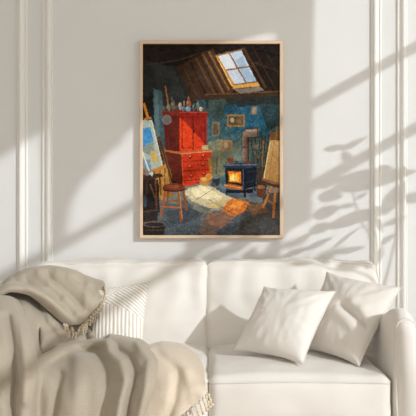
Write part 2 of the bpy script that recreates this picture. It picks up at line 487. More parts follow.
# body of the taupe throw
body = [
 [B(-18,291,-.44), B(0,289,-.46), B(15,287,-.46), B(28,290,-.46), B(40,298,-.46), B(55,307,-.46), B(72,318,-.47), B(90,326,-.50), B(105,332,-.52), B(122,336,-.53), B(136,338,-.54)],
 [B(-20,300,-.60), B(-2,297,-.62), B(14,299,-.63), B(27,308,-.67), B(36,318,-.66), B(48,322,-.62), B(66,328,-.59), B(86,337,-.60), B(104,337,-.62), B(124,338,-.62), B(144,342,-.60)],
 [B(-22,316,-.78), B(-4,312,-.80), B(14,315,-.84), B(27,325,-.86), B(37,340,-.78), B(47,341,-.74), B(64,345,-.68), B(84,352,-.66), B(104,346,-.73), B(128,344,-.75), B(152,349,-.72)],
 [B(-24,340,-.95), B(-6,338,-.97), B(12,342,-1.02), B(28,348,-1.01), B(38,357,-.90), B(48,360,-.84), B(66,360,-.82), B(88,357,-.84), B(110,355,-.87), B(134,352,-.87), B(157,357,-.84)],
 [B(-25,368,-1.04), B(-8,368,-1.06), B(11,370,-1.07), B(30,372,-1.06), B(39,376,-.99), B(50,378,-.97), B(68,378,-.97), B(90,374,-.99), B(112,374,-1.01), B(136,370,-1.01), B(157,372,-.99)],
 [B(-26,400,-1.09), B(-9,400,-1.12), B(12,400,-1.13), B(31,400,-1.08), B(38,402,-1.02), B(50,402,-1.035), B(70,400,-1.05), B(92,398,-1.055), B(114,396,-1.09), B(136,392,-1.09), B(152,392,-1.07)],
 [B(-26,430,-1.11), B(-10,430,-1.14), B(12,430,-1.15), B(30,430,-1.11), B(36,430,-1.05), B(50,430,-1.06), B(70,430,-1.075), B(92,430,-1.08), B(112,430,-1.11), B(130,428,-1.11), B(142,424,-1.09)],
 [B(-26,465,-1.11), B(-10,465,-1.14), B(12,465,-1.15), B(28,465,-1.12), B(36,465,-1.06), B(50,465,-1.07), B(70,465,-1.08), B(92,465,-1.09), B(108,465,-1.12), B(122,462,-1.12), B(134,460,-1.10)],
]
def creases(p, cl):
    d = D+p.y; x = 208+p.x*F/d; y = HZ+(CZ-p.z)*F/d; w = 0
    for pts, wd, amp in cl:
        best = 1e9
        for (xa, ya), (xb, yb) in zip(pts, pts[1:]):
            dx, dy = xb-xa, yb-ya; t = max(0, min(1, ((x-xa)*dx+(y-ya)*dy)/(dx*dx+dy*dy)))
            best = min(best, (x-xa-dx*t)**2+(y-ya-dy*t)**2)
        w += amp*math.exp(-best/(wd*wd))
    return w*1.5
CB = [([(8,325),(14,360),(19,440)], 4, -.022), ([(-2,315),(2,360),(6,440)], 6, .015), ([(27,318),(32,355),(31,440)], 4.5, .024), ([(38,330),(38,352)], 2.5, -.03),
      ([(40,362),(58,352),(82,346),(108,344)], 4.5, .024), ([(38,354),(57,344),(82,338),(106,336)], 2.6, -.026), ([(48,338),(70,332)], 5, .016),
      ([(58,312),(66,326),(84,334)], 4, -.02), ([(46,306),(52,322),(62,334)], 4, .018), ([(98,350),(108,372),(102,440)], 7, -.020), ([(80,360),(76,440)], 10, .014),
      ([(118,350),(130,356),(136,372),(128,400),(122,440)], 5, -.026), ([(110,352),(121,362),(127,382),(119,420)], 5, .020), ([(140,346),(150,362),(147,390),(138,430)], 5, .022),
      ([(60,375),(48,440)], 5, -.012), ([(112,338),(128,341),(142,347)], 4, .014), ([(18,300),(22,320)], 4, -.012)]
CF = [([(8,283),(30,273),(50,270),(75,275)], 5, .012), ([(0,290),(22,287),(44,297),(62,312),(74,325)], 4, .014), ([(30,283),(52,292),(72,312)], 5, -.010),
      ([(58,276),(78,290),(92,306)], 5, .008), ([(4,284),(26,279)], 3, -.010), ([(76,280),(100,292)], 4, -.006), ([(40,276),(66,300),(82,320)], 3.5, .010), ([(48,276),(74,298),(88,312)], 3, -.010), ([(88,284),(84,320)], 3, .005), ([(16,280),(44,284),(60,296)], 3, -.009), ([(70,280),(92,300)], 3, .006)]
def fold(u, v, p):
    w = .010*noise.noise(Vector((u*7, v*3, 1.5)))+.004*noise.noise(Vector((u*18, v*8, 4)))
    w += .003*math.sin(u*30+v*5)*smooth(.45, .9, v)+creases(p, CB)
    return Vector((0, -w-.004, w*.4))
throw = tag(empty('throw_blanket', (-.62, -.7, .55)), 'taupe woven throw heaped over the left arm and seat, with a fringed flap', 'throw blanket')
def put(root, name, rows, nu, nv, m, bf, th=.007):
    v, f, uv = surf(rows, nu, nv, bf)
    base = Vector(root.location)
    o = mesh(name, [p-base for p in v], f, m, root, True, uv)
    s = o.modifiers.new('thick', 'SOLIDIFY'); s.thickness = th; s.offset = 0
    return v
put(throw, 'hanging_cloth', body, 190, 150, m_taupe, fold)
lobe = [
 [B(-20,298,-.66), B(-8,296,-.68), B(4,296,-.69), B(13,298,-.69), B(19,303,-.66), B(20,304,-.62)],
 [B(-22,318,-.86), B(-8,314,-.89), B(6,316,-.91), B(19,320,-.91), B(28,325,-.87), B(27,327,-.80)],
 [B(-24,345,-1.03), B(-8,342,-1.06), B(8,344,-1.08), B(24,348,-1.09), B(35,352,-1.05), B(34,354,-.97)],
 [B(-25,372,-1.10), B(-8,370,-1.13), B(9,372,-1.12), B(25,374,-1.15), B(36,376,-1.12), B(35,378,-1.04)],
 [B(-26,402,-1.13), B(-9,402,-1.17), B(8,402,-1.15), B(22,402,-1.18), B(32,402,-1.15), B(31,404,-1.08)],
 [B(-26,440,-1.14), B(-10,440,-1.18), B(6,440,-1.16), B(18,440,-1.18), B(28,440,-1.15), B(28,440,-1.09)],
]
CL = [([(7,318),(13,350),(15,380),(12,440)], 4.5, -.022), ([(-6,310),(-4,440)], 5, .012), ([(22,325),(27,352),(26,400)], 5, .012)]
def foldl(u, v, p):
    w = .008*noise.noise(Vector((u*4, v*3, 11.5)))+.003*noise.noise(Vector((u*12, v*9, 3)))+creases(p, CL)
    return Vector((0, -w, w*.3))
put(throw, 'side_fold', lobe, 60, 80, m_taupe, foldl)
flap = [
 [B(-22,300,-.30), B(-2,290,-.28), B(14,280,-.28), B(32,271,-.28), B(52,268,-.30), B(72,272,-.36), B(90,278,-.40), B(103,282,-.42)],
 [B(-22,292,-.42), B(-2,285,-.42), B(14,276,-.42), B(32,270,-.41), B(52,270,-.41), B(72,276,-.44), B(90,282,-.45), B(105,285,-.46)],
 [B(-22,294,-.54), B(-2,289,-.55), B(14,283,-.54), B(34,280,-.52), B(54,283,-.51), B(73,288,-.50), B(91,291,-.49), B(106,292,-.48)],
 [B(-22,298,-.62), B(-4,292,-.63), B(14,286,-.62), B(34,287,-.60), B(53,295,-.58), B(71,303,-.56), B(88,304,-.54), B(102,302,-.51)],
 [B(-22,303,-.67), B(-6,297,-.68), B(12,290,-.67), B(32,292,-.65), B(50,303,-.63), B(66,315,-.61), B(80,316,-.58), B(94,312,-.54)],
 [B(-22,308,-.66), B(-8,302,-.67), B(10,293,-.67), B(30,296,-.64), B(47,309,-.61), B(62,322,-.60), B(73,327,-.59), B(85,322,-.56)],
]
def fold2(u, v, p):
    w = .008*noise.noise(Vector((u*5, v*3, 8.5)))+.003*noise.noise(Vector((u*16, v*9, 3)))+creases(p, CF)
    return Vector((0, -w*.6, w*.6))
put(throw, 'flap', flap, 90, 60, m_taupe, fold2)
k = 0
edge = [flap[r][7] for r in range(1, 6)]
for s in range(17):
    p = cr1(edge, s/16*4)
    tassel(throw, p+Vector((0, -.016, 0)), Vector((.35-.5*s/16, -.45, -.75)), .045, m_taupe_y, 100+s)
for s in range(16):
    p = cr1([flap[5][5], flap[5][6], flap[5][7]], s/15*2)+Vector((rnd.uniform(0, .012), 0, rnd.uniform(-.016, .006)))
    tassel(throw, p+Vector((0.006, -.03, .0)), Vector((rnd.uniform(-.4, .5), -.5, -.4)), .036, m_taupe_y, 200+s)

cream = tag(empty('throw_blanket', (-.25, -.75, .47)), 'cream throw with a knotted fringe hanging over the middle of the seat front', 'throw blanket')
cr_rows = [
 [Q(110,-.44,0.467), Q(128,-.43,0.470), Q(146,-.43,0.472), Q(163,-.44,0.492), Q(178,-.46,0.488)],
 [Q(108,-.60,0.482), Q(128,-.60,0.492), Q(148,-.60,0.497), Q(168,-.60,0.514), Q(188,-.61,0.501)],
 [Q(106,-.76,0.487), Q(128,-.77,0.497), Q(150,-.78,0.524), Q(173,-.77,0.520), Q(197,-.76,0.500)],
 [Q(105,-.90,0.474), Q(128,-.92,0.478), Q(151,-.93,0.502), Q(177,-.91,0.500), Q(204,-.90,0.486)],
  [Q(105,-.965,.44), Q(128,-.975,.45), Q(152,-.985,.462), Q(178,-.975,.466), Q(205,-.97,.464)],
 [P(106,412,-1.03), P(128,410,-1.03), P(152,402,-1.025), P(174,395,-1.02), P(206,386,-1.0)],
 [P(108,470,-1.04), P(130,462,-1.04), P(152,446,-1.035), P(176,421,-1.03), P(208,392,-1.01)],
]
CC = [([(140,349),(180,362),(200,395)], 6, .010), ([(158,353),(178,372),(174,402),(160,440)], 5, -.016), ([(186,372),(192,400)], 4, .006)]
def fold3(u, v, p):
    w = .008*noise.noise(Vector((u*4, v*3, 5.5)))+.002*noise.noise(Vector((u*16, v*9, 2)))
    w += .012*math.exp(-((u-.62-.15*v)/.10)**2)*smooth(.1, .5, v)+creases(p, CC)
    return Vector((0, -w*.8, w*.4))
put(cream, 'cloth', cr_rows, 70, 80, m_cream, fold3)
ed = cr_rows[-1]
for s in range(26):
    p = cr1(ed, 1.2+s/25*2.8)
    tassel(cream, p+Vector((0, -.008, 0)), Vector((.35, -.15, -.9)), .050, m_cream_y, 300+s, 3)

# ---------------------------------------------------------------- framed painting
m_oak = mat('pale_oak', sl((218, 190, 160)), .5, .1, 120, .06, 14)
art = tag(empty('framed_painting', (wx(211.5), 0, CZ-(238.5-HZ)*D/F)), 'oil painting of a rustic attic with red cupboard and stove, in a pale oak frame', 'painting')
ab = Vector(art.location)
FD = .034
def wz(py): return CZ-(py-HZ)*D/F
kf = (D-FD)/D
X0, X1, Z0, Z1 = wx(139.5), wx(283), wz(238.5), wz(40.5)
X0, X1 = X0*kf, X1*kf; Z0, Z1 = CZ+(Z0-CZ)*kf, CZ+(Z1-CZ)*kf
W = .0155
def rail(p):                                   # mitred rails in one mesh
    vs, fs = [], []
    pf = [(0, 0), (0, FD), (W, FD), (W, .012), (W, 0)]
    pf = [(0, .001), (0, FD-.002), (.002, FD), (W-.002, FD), (W, FD-.002), (W, .001)]
    for (x, z, sx_, sz_) in ((X0, Z0, 1, 1), (X1, Z0, -1, 1), (X1, Z1, -1, -1), (X0, Z1, 1, -1)):
        for (o, h) in pf: vs.append(Vector((x+sx_*o, -h, z+sz_*o))-ab)
    n = len(pf)
    for c in range(4):
        d = (c+1) % 4
        for k in range(n): fs.append((c*n+k, d*n+k, d*n+(k+1) % n, c*n+(k+1) % n))
    return mesh('frame', vs, fs, m_oak, art, False)
rail(0)

# --- the picture itself, brushed procedurally (coordinates 143..281 x 44..236)
AX0, AX1, AY0, AY1, SS = 142.2, 280.3, 43.2, 235.8, 2.8
NX, NYY = int((AX1-AX0)*SS), int((AY1-AY0)*SS)
gx, gy = np.meshgrid(AX0+(np.arange(NX)+.5)/SS, AY0+(np.arange(NYY)+.5)/SS)
rs = np.random.RandomState(3)
def vnoise(scale, seed):
    r = np.random.RandomState(seed); w, h = int(NX/scale)+3, int(NYY/scale)+3
    g = r.rand(h, w)*2-1
    xx = np.arange(NX)/scale; yy = np.arange(NYY)/scale
    xi, yi = xx.astype(int), yy.astype(int); fx, fy = xx-xi, yy-yi
    fx = fx*fx*(3-2*fx); fy = fy*fy*(3-2*fy)
    a = g[yi][:, xi]*(1-fx)+g[yi][:, xi+1]*fx; b = g[yi+1][:, xi]*(1-fx)+g[yi+1][:, xi+1]*fx
    return a*(1-fy)[:, None]+b*fy[:, None]
wxn = vnoise(6, 1)*.55+vnoise(3, 2)*.25; wyn = vnoise(6, 3)*.55+vnoise(3, 4)*.25
img = np.zeros((NYY, NX, 3)); img[:] = (26, 22, 19)
n1, n2, n3 = vnoise(14, 5), vnoise(5, 6), vnoise(2.2, 7)
def inside(poly, wob=1.0):
    x = gx+wxn*wob; y = gy+wyn*wob
    m = np.zeros(x.shape, bool); n = len(poly)
    for i in range(n):
        (x0, y0), (x1, y1) = poly[i], poly[(i+1) % n]
        if y0 == y1: continue
        c = ((y0 > y) != (y1 > y)) & (x < (x1-x0)*(y-y0)/(y1-y0)+x0)
        m ^= c
    return m
def put_c(m, col, var=14, al=1.0):
    v = (n1*.4+n2*.5+n3*.5)[m][:, None]*var
    img[m] = img[m]*(1-al)+(np.array(col)+v)*al
def poly(pts, col, var=12, wob=1.0, al=1.0): put_c(inside(pts, wob), col, var, al)
def grad(pts, c0, c1, p0, p1, var=12, wob=1.0):
    m = inside(pts, wob); dx, dy = p1[0]-p0[0], p1[1]-p0[1]
    t = np.clip(((gx-p0[0])*dx+(gy-p0[1])*dy)/(dx*dx+dy*dy), 0, 1)[m][:, None]
    v = (n1*.4+n2*.5+n3*.5)[m][:, None]*var
    img[m] = np.array(c0)*(1-t)+np.array(c1)*t+v
def line(x0, y0, x1, y1, w, col, var=12, w2=None, al=1.0):
    dx, dy = x1-x0, y1-y0; L = math.hypot(dx, dy) or 1; nx, ny = -dy/L, dx/L; w2 = w if w2 is None else w2
    poly([(x0+nx*w/2, y0+ny*w/2), (x1+nx*w2/2, y1+ny*w2/2), (x1-nx*w2/2, y1-ny*w2/2), (x0-nx*w/2, y0-ny*w/2)], col, var, .5, al)
def ell(cx, cy, rx, ry, col, var=12, al=1.0):
    x = gx+wxn*.4; y = gy+wyn*.4
    put_c(((x-cx)/rx)**2+((y-cy)/ry)**2 < 1, col, var, al)
# ceiling
poly([(141, 41), (283, 41), (283, 98), (141, 98)], (33, 25, 20), 12)
poly([(141, 60), (176, 66), (200, 100), (196, 114), (141, 114)], (40, 40, 38), 12)
poly([(152, 64), (172, 66), (186, 98), (160, 96)], (48, 49, 46), 12)
grad([(176, 67), (213, 48), (233, 90), (228, 99), (192, 101)], (52, 35, 24), (84, 58, 38), (180, 80), (222, 62), 14)
for (a, b, c, d, w, col) in [(196, 58, 216, 97, 1.6, (96, 68, 46)), (203, 54, 224, 94, 2.2, (118, 86, 56)), (208, 50, 229, 90, 1.6, (142, 100, 62)),
        (190, 62, 208, 98, 1.2, (36, 25, 19)), (200, 56, 219, 96, 1.0, (36, 25, 19)), (183, 66, 199, 99, 1.2, (74, 52, 38)), (206, 52, 226, 92, .8, (40, 26, 18)),
        (178, 60, 213, 49, 1.6, (64, 50, 38)), (146, 65, 178, 60, 1.5, (60, 50, 42)), (243, 47, 266, 88, 2.6, (78, 54, 36)), (247, 46, 271, 89, 1.4, (36, 25, 18)),
        (252, 46, 276, 90, 2, (56, 39, 28)), (262, 46, 281, 78, 1.6, (50, 36, 27)), (254, 62, 281, 72, 1.8, (62, 42, 30)), (256, 50, 281, 56, 1.4, (20, 16, 14))]:
    line(a, b, c, d, w, col)
# walls
grad([(196, 98), (283, 96), (283, 196), (206, 196)], (40, 72, 84), (78, 108, 110), (240, 98), (228, 160), 26)
poly([(206, 98), (283, 96), (283, 107), (206, 108)], (40, 46, 44), 16)
poly([(208, 99), (226, 99), (224, 118), (210, 120)], (58, 72, 66), 20)
poly([(232, 108), (262, 104), (272, 125), (258, 150), (246, 130), (234, 132)], (42, 88, 108), 26)
poly([(222, 106), (236, 104), (238, 112), (226, 113)], (38, 76, 94), 20)
poly([(208, 142), (222, 138), (230, 158), (224, 176), (208, 178)], (120, 122, 96), 26)
poly([(222, 150), (240, 140), (242, 160), (228, 164)], (108, 122, 110), 26)
poly([(248, 140), (268, 136), (270, 172), (252, 170)], (74, 84, 74), 26)
poly([(258, 104), (281, 104), (281, 126), (268, 130)], (42, 62, 66), 20)
poly([(141, 96), (153, 96), (155, 190), (141, 190)], (28, 27, 27), 10)
poly([(153, 88), (162, 90), (166, 152), (168, 182), (156, 182)], (66, 88, 92), 18)
poly([(154, 90), (158, 90), (160, 140), (155, 140)], (88, 112, 116), 16)
line(190, 98, 283, 93, 5, (62, 44, 31), 14); line(205, 94.5, 281, 91, 1.2, (104, 74, 48))
# skylight
poly([(214, 55.5), (218, 55), (234, 84), (257, 81), (260, 86), (232.5, 88.5)], (226, 162, 82), 18, .5)
poly([(214, 55), (242, 48.5), (243, 51), (218, 57)], (150, 112, 74), 14, .5)
poly([(217.5, 56), (241.5, 50), (256.5, 81), (234, 84.4)], (196, 212, 226), 14, .4)
poly([(217.5, 56), (229, 53), (236, 68), (225.4, 70)], (226, 232, 236), 10, .4)
poly([(236, 60), (242, 56), (249, 70), (256, 81), (246, 82)], (162, 186, 208), 14, .6)
poly([(226, 71), (234, 69), (240, 80), (234, 84)], (208, 216, 224), 10, .4)
line(229, 53, 246, 82.5, 1.5, (150, 100, 52)); line(225, 70, 251, 66, 1.5, (140, 92, 50))
line(217, 56, 234, 85, 1.5, (206, 140, 66)); line(241.8, 49.5, 257, 81, 1.4, (70, 46, 30)); line(234, 84.6, 257, 81.4, 1.2, (120, 76, 40))
line(214, 54, 232, 88, 1.0, (60, 40, 28)); line(219, 61, 232, 86, 1.2, (246, 196, 112))
poly([(233, 89), (260, 86.5), (264, 90), (241, 93.5)], (132, 122, 108), 20, .6)
# wall pictures
def pic(x0, y0, x1, y1, f, i):
    poly([(x0, y0), (x1, y0), (x1, y1), (x0, y1)], f, 14, .5); d = 1.4
    poly([(x0+d, y0+d), (x1-d, y0+d), (x1-d, y1-d), (x0+d, y1-d)], i, 22, .5)
pic(227, 114.5, 244.5, 126.5, (156, 116, 62), (94, 76, 54)); ell(232, 120, 2, 2.4, (178, 160, 122)); ell(239, 121, 2.4, 2.5, (128, 98, 64))
pic(211.7, 122, 219.5, 136, (140, 110, 70), (88, 84, 70)); pic(220.4, 140, 232.3, 151, (164, 126, 84), (142, 116, 84)); ell(226, 145, 2.2, 3, (176, 146, 106))
pic(251, 106, 257, 114.5, (128, 106, 78), (154, 142, 122))
# floor
grad([(141, 196), (168, 184), (206, 178), (226, 186), (283, 186), (283, 238), (141, 238)], (112, 118, 120), (66, 74, 80), (200, 188), (200, 238), 24)
poly([(246, 196), (283, 192), (283, 238), (236, 238)], (72, 70, 68), 22)
poly([(160, 203), (190, 198), (206, 206), (198, 226), (168, 224)], (86, 94, 98), 18)
poly([(188, 212), (212, 206), (224, 213), (206, 224)], (98, 98, 96), 18)
poly([(183, 196), (186, 189), (206, 184), (224, 190), (236, 199), (228, 208), (210, 212), (192, 205)], (150, 146, 128), 24, 1.4)
poly([(158, 199), (184, 190), (190, 196), (176, 204)], (120, 118, 104), 18, 1.2)
poly([(184, 193), (188, 188), (204, 184.5), (214, 188), (222, 191.5), (233, 199), (226, 205), (211, 208.5), (200, 204), (192, 201)], (214, 200, 160), 30, 1.0)
poly([(196, 206), (212, 208), (206, 213), (190, 209)], (124, 124, 112), 18, 1.4)
poly([(190, 190), (204, 186), (214, 191), (222, 197), (208, 199), (196, 197)], (246, 230, 184), 20, 1.0)
poly([(205, 203), (224, 200), (234, 198), (224, 206), (214, 209)], (206, 178, 126), 14, 1.4)
poly([(234, 197), (249, 202), (246, 210), (234, 217), (221, 211), (226, 203)], (206, 116, 50), 30, 1.4)
poly([(234, 199), (244, 202), (240, 208), (228, 207)], (240, 150, 66), 24, 1.6)
poly([(221, 212), (234, 218), (222, 228), (204, 222), (208, 214)], (136, 98, 78), 20, 1.2)
poly([(206, 222), (220, 228), (214, 236), (196, 232)], (106, 84, 74), 16, 1.2)
poly([(246, 204), (262, 203), (268, 212), (252, 216)], (122, 84, 58), 18, 1.2)
poly([(214, 187), (232, 190), (246, 197), (236, 199), (222, 193)], (78, 94, 108), 20, 1.2)
poly([(244, 196), (262, 197), (262, 203), (250, 202)], (104, 112, 112), 18, 1)
for l in [(171, 236, 252, 201), (190, 238, 262, 208), (146, 218, 196, 226), (196, 226, 240, 238), (222, 192, 250, 203), (208, 199, 236, 215), (214, 188, 196, 200), (200, 206, 232, 222),
          (226, 219, 260, 232), (248, 206, 281, 214), (180, 200, 206, 208), (162, 228, 186, 214), (184, 222, 212, 208), (250, 222, 281, 232), (238, 199, 226, 207)]:
    line(*l, .7, (70, 62, 56), 14, al=.45)
# cupboard: lower
poly([(164, 150), (181, 153), (183, 187), (172, 180), (167, 172)], (96, 36, 24), 14, .5)
grad([(181, 152.5), (211, 150.5), (210, 181.5), (183, 187)], (196, 52, 26), (212, 66, 32), (182, 154), (206, 182), 20, .5)
for y0, y1 in ((161.5, 160), (171, 169), (181, 178)): line(182, y0, 210.5, y1, .8, (116, 28, 18))
line(196, 183, 210, 181, 1.2, (112, 32, 20)); line(181.6, 153, 183.4, 187, .9, (226, 88, 48))
for hx_, hy in ((189.6, 157.4), (203, 156), (189.8, 167), (203, 164.8), (190.8, 176.4), (203.5, 174)):
    line(hx_-2.3, hy-.6, hx_, hy+.9, .8, (50, 24, 18)); line(hx_, hy+.9, hx_+2.3, hy-.9, .8, (50, 24, 18)); ell(hx_+.2, hy-1, 1.0, .6, (240, 124, 84))
poly([(163.5, 149), (180, 151.6), (210, 148.8), (213, 151), (181, 154.4), (164, 151)], (178, 104, 62), 18, .4)
line(181, 153.6, 212, 151, .8, (240, 150, 90))
# cupboard: upper
poly([(163, 114), (179.4, 114), (179.4, 151.6), (165.5, 149.5)], (92, 32, 24), 14, .5)
poly([(179.4, 113.5), (207, 112.5), (206.6, 149.4), (179.4, 151.5)], (150, 36, 24), 16, .5)
poly([(179.4, 117), (187, 124), (196, 134), (206.6, 146), (206.6, 149.6), (179.4, 151.5)], (224, 66, 28), 18, .8)
line(193, 115, 193, 150, .9, (84, 20, 14)); line(194, 116, 194, 149, .5, (190, 70, 44), al=.6)
for r in ((182, 117.5, 191.5, 117), (195.5, 117, 204.5, 116.5), (182, 148, 191.5, 147.4), (195.5, 147, 204.5, 146.5)): line(*r, .6, (110, 26, 18))
line(182, 117.5, 182, 148, .6, (120, 28, 18)); line(204.6, 116.5, 204.6, 146.5, .6, (100, 24, 16)); ell(193.6, 132, .8, 1.8, (52, 26, 18)); ell(182, 139.5, .7, 1, (70, 26, 18))
poly([(161.5, 111), (179, 110), (208, 111.6), (208, 114), (179.4, 114.6), (162, 114.5)], (118, 40, 28), 16, .4)
line(179.4, 112, 208, 112.4, 1, (196, 60, 40))
poly([(202, 145.5), (208, 145), (208, 149.6), (202, 150)], (196, 172, 128), 12, .4)
# things on top
for (x, y, rx, ry, c) in [(164, 108.5, 1.6, 3, (84, 70, 56)), (168.5, 107, 2, 3.6, (120, 108, 92)), (173, 105, 2.2, 5, (96, 84, 66)), (176.5, 107.5, 1.8, 3, (66, 60, 54)),
        (180, 106, 1.7, 4, (168, 152, 126)), (183, 108.5, 2, 2.6, (92, 108, 112)), (188.6, 103.5, 2.6, 3.6, (150, 86, 56)), (188.6, 98.5, 1, 2.4, (126, 78, 54)), (188, 108.6, 3, 2.6, (104, 140, 156)),
        (194, 107, 2, 4, (78, 84, 82)), (197.6, 104.5, 1.4, 5, (110, 110, 98)), (200.6, 108.8, 1.6, 2.4, (184, 170, 140)), (204, 108.6, 1.8, 2.4, (82, 72, 60)), (172, 99.5, .9, 3, (70, 62, 50)), (184, 103, .8, 3, (130, 120, 100))]:
    ell(x, y, rx, ry, c, 18); ell(x-rx*.35, y-ry*.3, rx*.3, ry*.35, tuple(min(255, q+50) for q in c), 8)
line(165.2, 85, 168.6, 107, 1.3, (156, 104, 62)); line(199, 97, 194, 108, .9, (50, 44, 38))
ell(166.8, 119.6, 4.7, 4.8, (128, 120, 112), 16); ell(166.8, 119.8, 3.6, 3.7, (112, 102, 94), 14); line(167.6, 109, 167.4, 115, 1.2, (70, 60, 52))
# planks and props behind easel
grad([(156, 138), (160, 136), (172, 176), (174, 196), (160, 198)], (84, 60, 42), (150, 104, 56), (158, 140), (168, 190), 22)
for a in ((157.5, 140, 170, 186), (160, 142, 173, 184)): line(*a, .9, (52, 34, 24))
poly([(154, 172), (166, 164), (170, 184), (163, 200), (158, 196)], (196, 142, 70), 24)
line(160, 170, 158, 200, 1, (96, 60, 32)); line(165, 168, 164, 198, .9, (110, 70, 36))
# left easel and canvas
line(143.5, 103, 148.5, 119, 2.6, (216, 136, 52)); line(144, 119, 151, 117.5, 2, (196, 124, 56))
poly([(142, 120), (151.5, 119.6), (162, 166), (148, 172), (142, 160)], (172, 184, 172), 18, .5)
poly([(142, 128), (150.5, 127), (153.4, 141), (142, 147)], (70, 142, 194), 22, .8)
poly([(142, 147), (153, 142), (155, 151), (150, 155), (142, 152)], (140, 150, 142), 22, .8)
poly([(150, 151), (156, 151), (159, 162), (152, 162)], (206, 174, 98), 20, .8)
poly([(142, 158), (150, 160), (151, 170), (142, 172)], (122, 146, 158), 20, .8)
line(151.6, 120, 162.4, 166, 1.0, (224, 216, 194)); line(148, 121, 148, 119, .8, (90, 60, 36)); line(142, 150, 150, 174, 1.4, (214, 220, 214))
line(148, 172.4, 163, 166.4, 2.2, (196, 130, 56))
# left table with jars
poly([(142, 176), (160, 173), (164, 176), (150, 180), (142, 180)], (66, 44, 34), 14, .5)
poly([(142, 180), (158, 180), (160, 212), (142, 212)], (38, 34, 34), 14, .8)
line(155.5, 178, 156.5, 208, 1.7, (112, 66, 38)); line(160, 177, 161, 196, 1.3, (92, 54, 32)); line(147, 180, 146, 208, 1.5, (70, 44, 30))
line(150, 184, 156, 200, 1.2, (120, 78, 46)); ell(147, 173, 2.4, 2.6, (104, 122, 132), 20); ell(151.8, 173.5, 1.6, 2, (206, 206, 198), 10); ell(144, 172, 1.6, 3, (150, 92, 46))
ell(144.5, 201, 2, 6, (58, 82, 104), 18)
# crate and basket
poly([(142, 210), (158, 208), (157, 221), (142, 222)], (50, 42, 38), 14, .6); line(142, 212, 158, 209.4, 1.2, (86, 70, 58))
poly([(142, 224), (166, 224), (163, 236), (144, 237)], (46, 38, 34), 14, .6); ell(154.5, 224, 11.6, 3.2, (112, 96, 82), 20); ell(154.5, 224.4, 9.8, 2.2, (50, 44, 42), 14)
line(146, 230, 163, 230, .7, (88, 70, 56))
# stool
poly([(165, 212), (188, 206), (204, 214), (184, 224), (168, 222)], (62, 68, 74), 12, 1.5, .7)
for l, w, c in (((168.6, 190, 166.6, 206), 1.5, (128, 74, 38)), ((165.6, 189, 160.6, 217), 2.2, (162, 92, 44)), ((183, 189, 186.6, 210.5), 2, (136, 78, 38)), ((178.4, 190, 181.4, 221), 2.5, (150, 82, 42)),
               ((161.8, 206.4, 180, 207.4), 1.5, (178, 106, 54)), ((167.5, 201, 185.6, 200.6), 1.2, (140, 82, 42)), ((179.4, 191, 182.2, 219), .7, (214, 140, 78))):
    line(*l, w, c)
ell(174, 188.3, 11.2, 3.6, (70, 34, 24), 10); ell(174, 187, 11.2, 3.5, (128, 62, 40), 16); ell(172, 186.4, 7, 1.8, (156, 86, 60), 14)
# baskets by cupboard
ell(204.5, 181.5, 5.2, 4.4, (192, 132, 62), 22); ell(204.5, 178.6, 4.8, 1.7, (228, 176, 96), 16); ell(209, 176.5, 3.6, 3.2, (210, 140, 60), 20); ell(216, 181, 4, 5, (50, 52, 58), 16); ell(216, 177.2, 3.4, 1.4, (112, 120, 124), 12)
ell(213, 184.5, 2.4, 2.4, (84, 78, 68), 14); line(209, 158, 211, 172, 2.6, (186, 128, 60)); line(213, 156, 213, 174, 1.6, (142, 108, 66)); line(217, 158, 216, 174, 1.4, (92, 78, 56))
# stove pipe
grad([(242, 135), (249, 134), (248.5, 164), (242.5, 164)], (164, 128, 104), (74, 54, 46), (242, 150), (249, 150), 20, .5)
poly([(241.5, 138), (242.5, 131.5), (247, 128.8), (259, 128.6), (259, 136), (249, 137)], (136, 112, 96), 20, .5); line(241.4, 138, 242.4, 132, .8, (40, 44, 44)); line(243, 131, 247, 128, .8, (40, 44, 44)); line(247, 128, 259, 127.6, .7, (36, 44, 46)); line(249.6, 137.4, 259, 136.8, 1, (40, 36, 34))
line(246, 130.4, 258.6, 130.4, 1.6, (186, 158, 134)); line(257.6, 128.4, 257.8, 136.4, 1.6, (92, 66, 54)); line(241.8, 147, 249, 147, 1.2, (82, 58, 48)); line(248, 137, 248.3, 162, 1.2, (54, 40, 36))
# tools right of pipe
for l in ((251, 140, 254, 163), (255, 138, 258, 166), (259.5, 140, 258, 164), (262, 135, 260, 168), (265.5, 136, 262, 172), (268.5, 134, 264, 176), (253, 150, 263, 150), (267, 150, 258, 176)):
    line(*l, .9, (48, 42, 36), 12)
ell(256, 146.5, 2.6, 1.8, (112, 92, 70)); ell(258, 157, 2.4, 2.2, (90, 72, 54)); line(263.5, 140, 262, 170, 1, (136, 96, 58)); line(271, 130, 266, 176, 1.2, (118, 80, 48))
poly([(256, 168), (268, 166), (266, 190), (256, 190)], (62, 50, 40), 20)
# stove
poly([(223, 164.5), (240, 162.5), (258, 163.2), (257, 167), (242, 169), (223.6, 167)], (48, 58, 74), 14, .4); line(224, 165, 257, 164.4, .8, (112, 126, 144))
poly([(224.6, 167), (243, 168.6), (243, 189), (226, 186)], (30, 34, 44), 12, .4); poly([(243, 168.6), (256.6, 167), (255.6, 186), (243, 190)], (22, 27, 38), 10, .4)
line(243, 169, 243.2, 189, 1, (70, 80, 98)); line(246, 172, 255, 171, .6, (50, 58, 76)); line(246, 182, 255, 180.4, .6, (50, 58, 76))
poly([(227, 170), (242, 171), (241.8, 184), (227.6, 182.6)], (52, 34, 26), 10, .3)
poly([(228.2, 171), (240.9, 172), (240.8, 182.8), (228.6, 181.8)], (232, 120, 28), 24, .4)
poly([(229, 174), (235, 173), (239, 176), (238.6, 181.6), (229.4, 180.8)], (252, 178, 54), 20, .8); poly([(230, 177), (233, 173.6), (236, 177), (236, 181), (230.4, 180.4)], (255, 228, 128), 12, .8)
line(234.8, 171.4, 234.8, 182, .6, (120, 60, 26))
